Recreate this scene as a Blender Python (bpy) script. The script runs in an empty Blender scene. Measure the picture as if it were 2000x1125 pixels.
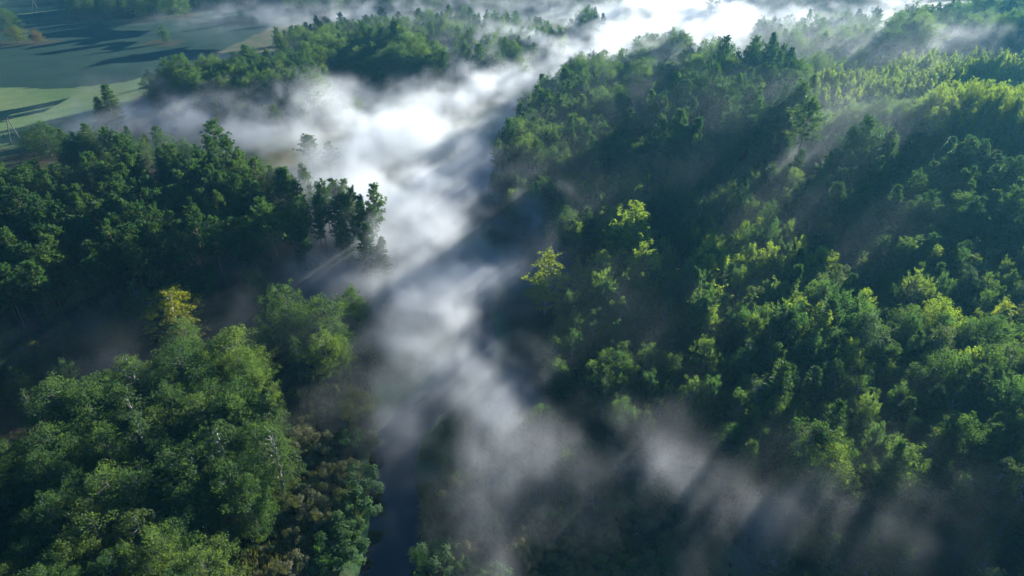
import bpy, math, random
import numpy as np
from mathutils import Vector

scene = bpy.context.scene
COL = scene.collection
rng = np.random.default_rng(11)
random.seed(11)
R = math.radians

# ------------------------------------------------------------------ camera
CAM_H, PITCH = 100.0, 31.0
cam_d = bpy.data.cameras.new('camera')
cam_d.lens, cam_d.sensor_width = 24.0, 36.0
cam_d.clip_start, cam_d.clip_end = 0.5, 6000.0
cam = bpy.data.objects.new('camera', cam_d)
cam.location = (0, 0, CAM_H)
cam.rotation_euler = (R(90 - PITCH), 0, 0)
COL.objects.link(cam)
scene.camera = cam

# ------------------------------------------------------------------ light
SUN_AZ, SUN_EL = 42.5, 12.5          # degrees right of the view (+Y), degrees up
world = bpy.data.worlds.new('World')
scene.world = world
world.use_nodes = True
wn = world.node_tree.nodes
wl = world.node_tree.links
bg = wn['Background']
sky = wn.new('ShaderNodeTexSky')
sky.sky_type = 'NISHITA'
sky.sun_disc = False
sky.sun_elevation = R(SUN_EL)
sky.sun_rotation = R(SUN_AZ)
sky.air_density = 0.45
sky.dust_density = 0.2
sky.ozone_density = 5.0
wl.new(sky.outputs[0], bg.inputs['Color'])
bg.inputs['Strength'].default_value = 0.08
sun_d = bpy.data.lights.new('sun', 'SUN')
sun_d.energy = 5.0
sun_d.angle = R(0.5)
sun_d.color = (1.0, 0.962, 0.89)
sun = bpy.data.objects.new('sun', sun_d)
sun.rotation_euler = (R(90 - SUN_EL), 0, R(180 - SUN_AZ))
COL.objects.link(sun)
vs = scene.view_settings
vs.view_transform = 'Standard'
vs.look = 'None'
vs.gamma = 1.0
vs.use_curve_mapping = False
vs.exposure = 1.85
cy = scene.cycles
scene.render.engine = 'CYCLES'
cy.use_denoising = True
cy.max_bounces = 6
cy.diffuse_bounces = 2
cy.glossy_bounces = 2
cy.transmission_bounces = 3
cy.volume_bounces = 3
cy.transparent_max_bounces = 4
cy.use_adaptive_sampling = True
cy.adaptive_threshold = 0.02
cy.sample_clamp_indirect = 6.0
cy.volume_step_rate = 1.0
cy.volume_max_steps = 512

# ------------------------------------------------------------------ map: photograph pixel (2000 wide) <-> place on the ground
F = 2000 * 24.0 / 36.0
CP, SP = math.cos(R(PITCH)), math.sin(R(PITCH))

def at(px, py, z=0.0):
    """the place on the level z that is seen at pixel px, py"""
    u, v = (px - 1000.0) / F, (py - 562.5) / F
    d = (CAM_H - z) / (SP + v * CP)
    return np.array((u * d, d * (CP - v * SP)))

def to_px(x, y, z):
    f = y * CP + (CAM_H - z) * SP
    dn = (CAM_H - z) * CP - y * SP
    return 1000 + F * x / f, 562.5 + F * dn / f, f

# ------------------------------------------------------------------ noise
def vnoise(P, seed):
    """smooth value noise in 0..1, P is (n, 2 or 3)"""
    r = np.random.default_rng(seed)
    n = 64
    d = P.shape[1]
    lat = r.random((n,) * d).astype(np.float32)
    fl = np.floor(P).astype(np.int64)
    t = (P - fl).astype(np.float32)
    t = t * t * (3 - 2 * t)
    out = np.zeros(len(P), np.float32)
    for c in range(2 ** d):
        w = np.ones(len(P), np.float32)
        idx = []
        for k in range(d):
            b = (c >> k) & 1
            w *= t[:, k] if b else 1 - t[:, k]
            idx.append((fl[:, k] + b) % n)
        out += w * lat[tuple(idx)]
    return out

def fbm(P, seed, octaves=4, gain=0.5):
    s, a, tot = 0, 1.0, 0.0
    for o in range(octaves):
        s = s + a * vnoise(P * (2.03 ** o) + 7.3 * o, seed + o)
        tot += a
        a *= gain
    return s / tot

# ------------------------------------------------------------------ terrain
RIVER_PX = [(720, 1330), (750, 1200), (762, 1080), (768, 960), (775, 870), (822, 800), (905, 735), (930, 660), (905, 570),
            (860, 480), (872, 405), (940, 350), (990, 280), (1040, 200), (1130, 120), (1230, 65), (1330, 15), (1400, -20), (1470, -50)]

def catmull(pts, n=12):
    p = [np.array(q, float) for q in pts]
    p = [2 * p[0] - p[1]] + p + [2 * p[-1] - p[-2]]
    out = []
    for i in range(1, len(p) - 2):
        for t in np.linspace(0, 1, n, endpoint=False):
            a, b, c, d = p[i - 1:i + 3]
            out.append(0.5 * (2 * b + (c - a) * t + (2 * a - 5 * b + 4 * c - d) * t * t + (3 * b - a - 3 * c + d) * t ** 3))
    out.append(p[-2])
    return np.array(out)

RIVER = catmull([at(*q) for q in RIVER_PX], 10)

def seg_dist(P, line):
    best = np.full(len(P), 1e9)
    for a, b in zip(line[:-1], line[1:]):
        ab = b - a
        t = np.clip(((P - a) @ ab) / (ab @ ab + 1e-9), 0, 1)
        q = a + t[:, None] * ab
        best = np.minimum(best, np.hypot(*(P - q).T))
    return best

# bumps of the land: pixel of the centre, height, radii in metres
BUMPS = [((330, 420), 3, 90, 60), ((1480, 190), 6, 60, 45), ((1150, 230), 2, 45, 40), ((1880, 330), 21, 85, 34),
         ((1900, 150), 8, 90, 50), ((1950, 40), 12, 120, 60), ((750, 130), 5, 90, 40), ((450, 150), 4, 70, 40),
         ((1750, 480), -2, 60, 40), ((1700, 820), 2, 60, 40)]
_b = [(at(*c), h, rx, ry) for c, h, rx, ry in BUMPS]
RW = 4.2                                   # half width of the river

def land(P, channel=True):
    P = np.atleast_2d(np.asarray(P, float))
    z = 1.2 * (fbm(P / 45.0 + 20, 3, 3) - 0.5)
    for c, h, rx, ry in _b:
        z = z + h * np.exp(-((P[:, 0] - c[0]) / rx) ** 2 - ((P[:, 1] - c[1]) / ry) ** 2)
    d = seg_dist(P, RIVER)
    near = np.clip((d - RW) / 30.0, 0, 1)
    z = z * near * near * (3 - 2 * near) + 0.5
    if channel:
        k = np.clip((RW + 1.5 - d) / 2.5, 0, 1)
        z = z - 1.7 * k * k * (3 - 2 * k)
    return z

def on_land(px, py, h=0.0):
    """the place whose point h metres over the ground is seen at the pixel: x, y, ground z"""
    z = 0.5
    for _ in range(7):
        p = at(px, py, z + h)
        z = .4 * z + .6 * float(land([p])[0])
    return p[0], p[1], z

# ------------------------------------------------------------------ helpers
def tag(o, label=None, cat=None, group=None, kind=None):
    for k, v in (('label', label), ('category', cat), ('group', group), ('kind', kind)):
        if v:
            o[k] = v
    return o

def mesh_from(name, V, faces, mats=(), smooth=False, midx=None, tint=None):
    """faces: list of (n, k) index arrays"""
    me = bpy.data.meshes.new(name)
    V = np.ascontiguousarray(V, np.float32)
    faces = [np.asarray(f, np.int32) for f in faces if len(f)]
    nl = sum(f.size for f in faces)
    nf = sum(len(f) for f in faces)
    me.vertices.add(len(V))
    me.vertices.foreach_set('co', V.ravel())
    me.loops.add(nl)
    me.loops.foreach_set('vertex_index', np.concatenate([f.ravel() for f in faces]))
    me.polygons.add(nf)
    st = np.concatenate([np.full(len(f), f.shape[1]) for f in faces])
    me.polygons.foreach_set('loop_start', np.concatenate([[0], np.cumsum(st)[:-1]]).astype(np.int32))
    for m in mats:
        me.materials.append(m)
    if midx is not None:
        me.polygons.foreach_set('material_index', np.asarray(midx, np.int32))
    if smooth:
        me.polygons.foreach_set('use_smooth', np.ones(nf, bool))
    if tint is not None:
        a = me.attributes.new('tint', 'FLOAT', 'POINT')
        a.data.foreach_set('value', np.asarray(tint, np.float32))
    me.update()
    me.validate()
    return me

def link(name, data, parent=None, loc=None):
    o = bpy.data.objects.new(name, data)
    COL.objects.link(o)
    if parent is not None:
        o.parent = parent
    if loc is not None:
        o.location = loc
    return o

def frame_of(d):
    d = d / (np.linalg.norm(d) + 1e-9)
    a = np.array((0, 0, 1.0)) if abs(d[2]) < 0.9 else np.array((1.0, 0, 0))
    u = np.cross(a, d)
    u /= np.linalg.norm(u)
    return u, np.cross(d, u)

class Wood:
    """tapered tubes gathered into one mesh"""
    def __init__(self):
        self.V, self.F, self.n = [], [], 0
    def tube(self, pts, r0, r1, seg=6, cap=True):
        pts = np.asarray(pts, float)
        m = len(pts)
        ang = np.linspace(0, 2 * np.pi, seg, endpoint=False)
        ring = []
        for i in range(m):
            d = pts[min(i + 1, m - 1)] - pts[max(i - 1, 0)]
            u, w = frame_of(d)
            r = r0 + (r1 - r0) * (i / (m - 1))
            ring.append(pts[i] + r * (np.cos(ang)[:, None] * u + np.sin(ang)[:, None] * w))
        self.V.append(np.concatenate(ring))
        for i in range(m - 1):
            a = self.n + i * seg + np.arange(seg)
            b = self.n + i * seg + (np.arange(seg) + 1) % seg
            self.F.append(np.stack([a, b, b + seg, a + seg], 1))
        self.n += m * seg
    def mesh(self, name, mat):
        return mesh_from(name, np.concatenate(self.V), [np.concatenate(self.F)], [mat], smooth=True)

def unit(a):
    return a / (np.linalg.norm(a, axis=-1, keepdims=True) + 1e-9)

class Leaves:
    def __init__(self, r):
        self.r = r
        self.C, self.U, self.N, self.L, self.W, self.T = [], [], [], [], [], []
    def add(self, C, U, N, L, W, T):
        n = len(C)
        self.C.append(C); self.U.append(unit(U)); self.N.append(unit(N))
        self.L.append(np.broadcast_to(L, n)); self.W.append(np.broadcast_to(W, n)); self.T.append(np.broadcast_to(T, n))
    def cloud(self, c, rad, n, size, out=None, up=0.5, tint=None, jitter=0.35):
        """a clump: n leaves in an ellipsoid rad about c, facing away from out (or c) and up"""
        r = self.r
        d = unit(r.normal(size=(n, 3)))
        q = d * (r.random((n, 1)) ** 0.45)
        P = c + q * rad
        N = unit(d * 0.8 + (0 if out is None else 0.8 * out) + np.array((0, 0, up)) + r.normal(size=(n, 3)) * jitter)
        U = unit(np.cross(N, r.normal(size=(n, 3))))
        L = size * r.uniform(0.7, 1.35, n)
        t = (r.random() if tint is None else tint) + r.normal(size=n) * 0.12
        self.add(P, U, N, L, L * 0.62, np.clip(t, 0, 1))
    def blades(self, c, dirs, length, width, tint):
        N = unit(np.cross(dirs, self.r.normal(size=dirs.shape)))
        self.add(c + dirs * np.reshape(length, (-1, 1)) * 0.5, dirs, N, length, width, tint)
    def arrays(self):
        C, U, N = np.concatenate(self.C), np.concatenate(self.U), np.concatenate(self.N)
        L, W, T = np.concatenate(self.L)[:, None], np.concatenate(self.W)[:, None], np.concatenate(self.T)
        S = np.cross(N, U)
        a, b = C - U * L * 0.5, C + U * L * 0.5
        s, t = C + S * W * 0.5 + N * W * 0.14, C - S * W * 0.5 + N * W * 0.14
        V = np.stack([a, s, b, t], 1).reshape(-1, 3)
        F4 = np.arange(len(V)).reshape(-1, 4)
        return V, F4, np.repeat(T, 4)
    def mesh(self, name, mat):
        V, F4, T = self.arrays()
        return mesh_from(name, V, [F4], [mat], tint=T)

# ------------------------------------------------------------------ materials
def nodes_of(name):
    m = bpy.data.materials.new(name)
    m.use_nodes = True
    nt = m.node_tree
    nt.nodes.clear()
    out = nt.nodes.new('ShaderNodeOutputMaterial')
    return m, nt, out

def leaf_mat(name, cols, translucent=0.45, rough=0.7, spec=0.12):
    """leaf colour varies from tree to tree (object random) and from clump to clump (tint)"""
    m, nt, out = nodes_of(name)
    N, Lk = nt.nodes.new, nt.links.new
    oi = N('ShaderNodeObjectInfo')
    at_ = N('ShaderNodeAttribute'); at_.attribute_name = 'tint'
    mix = N('ShaderNodeMath'); mix.operation = 'MULTIPLY_ADD'
    mix.inputs[1].default_value = 0.55
    sc = N('ShaderNodeMath'); sc.operation = 'MULTIPLY'; sc.inputs[1].default_value = 0.45
    Lk(oi.outputs['Random'], mix.inputs[0])
    Lk(at_.outputs['Fac'], sc.inputs[0])
    Lk(sc.outputs[0], mix.inputs[2])
    ramp = N('ShaderNodeValToRGB')
    el = ramp.color_ramp.elements
    while len(el) < len(cols):
        el.new(0.5)
    for i, c in enumerate(cols):
        el[i].position = i / (len(cols) - 1)
        el[i].color = (*c, 1)
    Lk(mix.outputs[0], ramp.inputs[0])
    pb = N('ShaderNodeBsdfPrincipled')
    pb.inputs['Roughness'].default_value = rough
    pb.inputs['Specular IOR Level'].default_value = spec
    Lk(ramp.outputs[0], pb.inputs['Base Color'])
    tr = N('ShaderNodeBsdfTranslucent')
    boost = N('ShaderNodeMix'); boost.data_type = 'RGBA'; boost.blend_type = 'MULTIPLY'
    boost.inputs[0].default_value = 1.0
    boost.inputs[7].default_value = (1.95, 2.05, 0.6, 1)
    Lk(ramp.outputs[0], boost.inputs[6])
    Lk(boost.outputs[2], tr.inputs['Color'])
    ms = N('ShaderNodeMixShader')
    ms.inputs[0].default_value = translucent
    Lk(pb.outputs[0], ms.inputs[1])
    Lk(tr.outputs[0], ms.inputs[2])
    Lk(ms.outputs[0], out.inputs['Surface'])
    return m

def bark_mat(name, c0, c1, scale=3.0, stretch=6.0):
    m, nt, out = nodes_of(name)
    N, Lk = nt.nodes.new, nt.links.new
    tc = N('ShaderNodeTexCoord')
    mp = N('ShaderNodeMapping'); mp.inputs['Scale'].default_value = (scale, scale, scale / stretch)
    nz = N('ShaderNodeTexNoise'); nz.inputs['Scale'].default_value = 1.0; nz.inputs['Detail'].default_value = 3
    ramp = N('ShaderNodeValToRGB')
    ramp.color_ramp.elements[0].color = (*c0, 1); ramp.color_ramp.elements[0].position = 0.38
    ramp.color_ramp.elements[1].color = (*c1, 1); ramp.color_ramp.elements[1].position = 0.62
    pb = N('ShaderNodeBsdfPrincipled'); pb.inputs['Roughness'].default_value = 0.85
    Lk(tc.outputs['Object'], mp.inputs[0]); Lk(mp.outputs[0], nz.inputs['Vector'])
    Lk(nz.outputs[0], ramp.inputs[0]); Lk(ramp.outputs[0], pb.inputs['Base Color'])
    Lk(pb.outputs[0], out.inputs['Surface'])
    return m

M_pine = leaf_mat('pine_needles', [(.024, .060, .028), (.042, .090, .032), (.082, .125, .036)], .36, .65, .15)
M_spruce = leaf_mat('spruce_needles', [(.020, .052, .026), (.036, .076, .028), (.068, .110, .030)], .30, .65, .15)
M_alder = leaf_mat('alder_leaves', [(.026, .058, .030), (.046, .085, .034), (.115, .155, .044)], .50)
M_aspen = leaf_mat('aspen_leaves', [(.028, .070, .040), (.050, .095, .042), (.145, .185, .050)], .58)
M_birch = leaf_mat('birch_leaves', [(.034, .068, .032), (.054, .090, .034), (.100, .130, .036)], .45)
M_gold = leaf_mat('golden_leaves', [(.14, .165, .014), (.19, .20, .014), (.22, .215, .016)], .45)
M_yellow = leaf_mat('yellow_green_leaves', [(.13, .175, .030), (.17, .205, .032), (.20, .22, .034)], .50)
M_sunlit_lime = leaf_mat('sunlit_lime_leaves', [(.105, .155, .035), (.135, .185, .040), (.165, .205, .044)], .56)  # leaf green lightened so sunlight is painted into whole crowns
M_olive = leaf_mat('olive_leaves', [(.070, .090, .022), (.095, .112, .026), (.12, .125, .030)], .42)
M_rust = leaf_mat('rusty_leaves', [(.10, .070, .03), (.14, .09, .035), (.11, .09, .04)], .40)
M_scrub = leaf_mat('scrub_leaves', [(.075, .090, .040), (.110, .115, .052), (.140, .135, .070)], .35)
M_willow = leaf_mat('willow_leaves', [(.045, .095, .030), (.065, .125, .040), (.095, .140, .045)], .40)
M_reed = leaf_mat('reed_blades', [(.100, .110, .045), (.150, .140, .065), (.200, .180, .095)], .35)
M_sedge = leaf_mat('sedge_blades', [(.040, .085, .030), (.070, .115, .040), (.110, .110, .050)], .35)
B_pine = bark_mat('pine_bark', (.11, .055, .032), (.20, .095, .050))
B_grey = bark_mat('grey_bark', (.055, .048, .040), (.12, .105, .090))
B_birch = bark_mat('birch_bark', (.11, .10, .095), (.38, .37, .34), 2.0, 0.4)
B_dead = bark_mat('dead_wood', (.06, .05, .045), (.15, .13, .12))

# ------------------------------------------------------------------ trees
def stem_path(h, lean=0.03, n=6, r=None, bend=0.02):
    t = np.linspace(0, 1, n)
    d = r.normal(size=2) * lean
    p = np.zeros((n, 3))
    p[:, 2] = t * h
    p[:, :2] = t[:, None] * d * h + np.cumsum(r.normal(size=(n, 2)) * bend * h * 0.3, 0) * t[:, None]
    return p

def along(path, t):
    k = t * (len(path) - 1)
    i = min(int(k), len(path) - 2)
    return path[i] + (path[i + 1] - path[i]) * (k - i)

def make_pine(seed, h=21.0, bare=0.52):
    r = np.random.default_rng(seed)
    w, lv = Wood(), Leaves(r)
    tr = stem_path(h, .02, 7, r)
    w.tube(tr, .21, .05, 6)
    nb = 36
    for i in range(nb):
        t = bare + (1 - bare) * ((i + r.random()) / nb) * 0.97
        k = (t - bare) / (1 - bare)
        ln = (0.6 + 2.6 * math.sin(math.pi * min(1, (1 - k) ** 1.2 * 0.72 + 0.03)) ** 0.9) * r.uniform(.6, 1.25) * h / 21
        az = i * 2.399 + r.uniform(-.5, .5)
        el = R(-5 + 55 * k) + r.normal() * .12
        a = along(tr, t)
        d0 = np.array((math.cos(az) * math.cos(el), math.sin(az) * math.cos(el), math.sin(el)))
        mid = a + d0 * ln * .55
        end = mid + unit(d0 + np.array((0, 0, .55))) * ln * .5
        w.tube([a, mid, end], .05, .015, 4)
        nt_ = max(4, int(ln * 3.4))
        for s in np.linspace(.30, 1.0, nt_):
            c = (a + (mid - a) * (s / .55)) if s < .55 else mid + (end - mid) * ((s - .55) / .45)
            c = c + r.normal(size=3) * (.30 * ln * .35)
            ax = unit(d0 * .5 + np.array((0, 0, .75)) + r.normal(size=3) * .25)
            m = 20
            dirs = unit(ax + r.normal(size=(m, 3)) * .55)
            lv.blades(c - ax * .1, dirs, r.uniform(.45, .90, m), .135, np.clip(r.random() * .8 + r.normal(size=m) * .1, 0, 1))
    return w.mesh('pine_trunk', B_pine), lv.mesh('pine_crown', M_pine)

def make_spruce(seed, h=18.0, rad=2.5):
    r = np.random.default_rng(seed)
    w, lv = Wood(), Leaves(r)
    tr = stem_path(h, .01, 5, r)
    w.tube(tr, .2, .03, 6)
    z = h * .18
    while z < h * .985:
        k = (z - h * .18) / (h * .82)
        ln0 = rad * (1 - k) ** .8 + .25
        for i in range(9):
            az = r.random() * 6.28
            ln = ln0 * r.uniform(.7, 1.2)
            d = np.array((math.cos(az), math.sin(az), -.12 + .5 * k))
            a = along(tr, z / h)
            m = max(5, int(ln * 7))
            s = np.linspace(.15, 1, m)
            c = a + d * (ln * s)[:, None] + np.array((0, 0, 1)) * (.12 * ln * s ** 2)[:, None] + r.normal(size=(m, 3)) * .10
            for q in range(2):
                dirs = unit(d * .7 + r.normal(size=(m, 3)) * .45 + np.array((0, 0, .25 + .3 * k)))
                lv.blades(c, dirs, r.uniform(.45, .8, m), .17, np.clip(r.random() + r.normal(size=m) * .1, 0, 1))
        z += .36 + .22 * (1 - k)
    return w.mesh('spruce_trunk', B_grey), lv.mesh('spruce_crown', M_spruce)

def make_broadleaf(seed, h=15.0, rad=3.6, base=.2, leaf=.27, style='lump', mat=None, bark=None, sprays=150, n=36, name='leafy', point=.5, leaders=4):
    """trunk, limbs and a crown of many leafy sprays on an uneven envelope; point 0 is a dome, 1 a cone"""
    r = np.random.default_rng(seed)
    w, lv = Wood(), Leaves(r)
    tr = stem_path(h * .9, .03, 6, r, .03)
    w.tube(tr, h * .013, h * .003, 7)
    subs = [(0.0, 0.0, 1.0, .78)]
    for q in range(leaders):
        a = q * 2.2 + r.uniform(-.6, .6)
        o = r.uniform(.38, .68)
        subs.append((o * math.cos(a), o * math.sin(a), r.uniform(.62, .96), r.uniform(.42, .62)))
    wt = np.array([q[3] ** 2 for q in subs]); wt /= wt.sum()
    lump = np.array([(r.random() * 6.28, r.uniform(.05, .95), r.uniform(.3, .7), r.uniform(-.42, .48)) for _ in range(16)])
    lt = r.random(16)
    def env(k, az):
        body = math.sin(math.pi * min(1.0, (k + .10) / 1.10) ** (.62 + .25 * (1 - point))) ** (.55 + .35 * point)
        da = np.abs((lump[:, 0] - az + np.pi) % (2 * np.pi) - np.pi)
        g = np.exp(-(da / .65) ** 2 - ((lump[:, 1] - k) / .13) ** 2)
        return body * (1 + float((g * lump[:, 3]).sum())), float((g * lt).sum() / (g.sum() + .2) + .1 / (g.sum() + .2))
    for i in range(sprays):
        k = (i + r.random()) / sprays
        k = k ** .85
        az = i * 2.39996 + r.uniform(-.35, .35)
        e, lt_ = env(k, az)
        sx, sy, shh, sr = subs[r.choice(len(subs), p=wt)]
        rr = rad * sr * e * r.uniform(.70, 1.10) * (1 if i % 4 else .62)
        z = h * (base + (1 - base) * k * .97 * shh)
        ax = along(tr, min(1, z / (h * .9)))
        o = np.array((math.cos(az), math.sin(az), 0.0))
        q = np.array((ax[0] + rad * sx, ax[1] + rad * sy, z)) + o * rr + r.normal(size=3) * .12 * rad
        up = {'lump': .55, 'candle': 1.35, 'droop': -.45}[style] + .9 * k * (style != 'droop')
        d = unit(o * (1.0 - .55 * k) + np.array((0, 0, up)) + r.normal(size=3) * .28)
        sz = rad / 3.4
        ln = sz * {'lump': r.uniform(.8, 1.35), 'candle': r.uniform(.95, 1.7), 'droop': r.uniform(1.0, 2.1)}[style]
        wd = sz * {'lump': r.uniform(.48, .74), 'candle': r.uniform(.28, .44), 'droop': r.uniform(.30, .50)}[style]
        if i % 3 == 0:
            a = along(tr, max(.12, min(.97, (z - (rr + rad * .4) * .75) / (h * .9))))
            w.tube([a, (a + q) / 2 + np.array((0, 0, .1 * rr)), q], h * .0042, .012, 4)
        m = int(n * r.uniform(.75, 1.3))
        t = r.random(m)
        u, v = frame_of(d)
        an = r.random(m) * 6.28
        pr = wd * np.sqrt(r.random(m)) * np.sin(np.pi * np.clip(t * .82 + .12, 0, 1)) ** .7
        side = np.cos(an)[:, None] * u + np.sin(an)[:, None] * v
        P = q + d * ((t - .35) * ln)[:, None] + side * pr[:, None]
        Nn = unit(side * .7 + np.array((0, 0, .45)) + o * .35 + r.normal(size=(m, 3)) * .32)
        U = unit(d + r.normal(size=(m, 3)) * .55)
        L = leaf * r.uniform(.7, 1.35, m)
        tint = np.clip(lt_ * .6 + r.random() * .4 + r.normal(size=m) * .12, 0, 1)
        lv.add(P, U, Nn, L, L * .62, tint)
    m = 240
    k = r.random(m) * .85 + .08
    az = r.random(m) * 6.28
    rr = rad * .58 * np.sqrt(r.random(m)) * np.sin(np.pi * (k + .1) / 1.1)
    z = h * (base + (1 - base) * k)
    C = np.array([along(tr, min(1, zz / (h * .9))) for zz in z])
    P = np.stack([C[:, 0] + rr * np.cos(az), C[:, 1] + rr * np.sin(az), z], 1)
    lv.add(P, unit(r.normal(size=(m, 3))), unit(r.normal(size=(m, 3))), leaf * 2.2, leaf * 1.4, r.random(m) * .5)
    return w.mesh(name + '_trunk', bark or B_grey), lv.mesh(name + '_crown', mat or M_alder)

def make_shrub(seed, h=3.2, rad=1.9, mat=None, leaf=.26, n=46, name='shrub', lobes=7, upright=.5):
    r = np.random.default_rng(seed)
    w, lv = Wood(), Leaves(r)
    for i in range(lobes):
        az = i * 2.4 + r.uniform(-.4, .4)
        o = rad * (.15 + .6 * math.sqrt(i / lobes))
        top = np.array((o * math.cos(az), o * math.sin(az), h * r.uniform(.5, .92) * (1 - .25 * o / rad)))
        w.tube([(.2 * math.cos(az), .2 * math.sin(az), 0), top * np.array((.6, .6, .5)), top], .05, .012, 4)
        lt = r.random()
        for j in range(6):
            d = unit(r.normal(size=3) + np.array((math.cos(az) * .6, math.sin(az) * .6, .8)))
            q = top + d * rad * .38 * r.uniform(.4, 1.1) - np.array((0, 0, .2 * h * r.random()))
            q[2] = max(q[2], .25)
            lv.cloud(q, np.array((.5, .5, .5 + upright * .3)) * rad * .42, n, leaf, d, upright, np.clip(lt * .6 + r.random() * .4, 0, 1))
    return w.mesh(name + '_stems', B_grey), lv.mesh(name + '_leaves', mat or M_scrub)

KIND = {}
def proto(kind, variants):
    KIND[kind] = variants
proto('pine_tree', [make_pine(100 + i, 20 + i % 3, .46 + .05 * (i % 3)) for i in range(6)])
proto('spruce_tree', [make_spruce(200 + i, 18, 2.3 + .25 * i) for i in range(3)])
proto('alder_tree', [make_broadleaf(300 + i, 15, 3.5 + .35 * (i % 3), .10 + .04 * (i % 2), .205, 'lump', M_alder, B_grey, 270, 58, 'alder', .25 + .12 * (i % 4), 5) for i in range(8)])
proto('aspen_tree', [make_broadleaf(400 + i, 17, 2.9 + .3 * (i % 3), .14, .205, 'candle', M_aspen, B_grey, 250, 44, 'aspen', .55 + .12 * (i % 3), 3) for i in range(6)])
proto('birch_tree', [make_broadleaf(500 + i, 16, 2.6 + .3 * (i % 2), .16, .21, 'droop', M_birch, B_birch, 190, 38, 'birch', .5 + .2 * (i % 2), 3) for i in range(4)])
proto('young_tree', [make_broadleaf(600 + i, 9, 1.75 + .15 * i, .03, .30, 'candle', M_sunlit_lime, B_grey, 90, 17, 'young', .9, 1) for i in range(4)])
proto('scrub_bush', [make_shrub(700 + i, 3.0, 1.7 + .2 * i, M_scrub, .15, 105, 'scrub') for i in range(4)])
proto('willow_bush', [make_shrub(720 + i, 4.0, 2.4 + .2 * i, M_willow, .28, 60, 'willow', 8, .4) for i in range(3)])
BASE_H = {'pine_tree': 21, 'spruce_tree': 18, 'alder_tree': 15, 'aspen_tree': 17, 'birch_tree': 16, 'young_tree': 8, 'scrub_bush': 3, 'willow_bush': 4}

TREES = []          # dict(kind, x, y, z, h, var, rot, stand, mat, label, group, fat)
CELL = {}
def free(x, y, d):
    i, j = int(x // 8), int(y // 8)
    for a in (-1, 0, 1):
        for b in (-1, 0, 1):
            for (p, q, e) in CELL.get((i + a, j + b), ()):
                if (p - x) ** 2 + (q - y) ** 2 < (min(d, e)) ** 2:
                    return False
    return True
def plant(kind, x, y, h, stand, d=2.5, mat=None, label=None, fat=1.0, z=None, var=None, hero=False):
    CELL.setdefault((int(x // 8), int(y // 8)), []).append((x, y, d))
    TREES.append(dict(kind=kind, x=x, y=y, z=z, h=h, var=rng.integers(0, 99) if var is None else var, rot=rng.random() * 6.28,
                      stand=stand, mat=mat, label=label, fat=fat, hero=hero))

def inside(P, poly):
    x, y = P[:, 0], P[:, 1]
    c = np.zeros(len(P), bool)
    n = len(poly)
    for i in range(n):
        (x1, y1), (x2, y2) = poly[i], poly[i - 1]
        k = (y1 > y) != (y2 > y)
        c ^= k & (x < (x2 - x1) * (y - y1) / (y2 - y1 + 1e-12) + x1)
    return c

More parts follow.
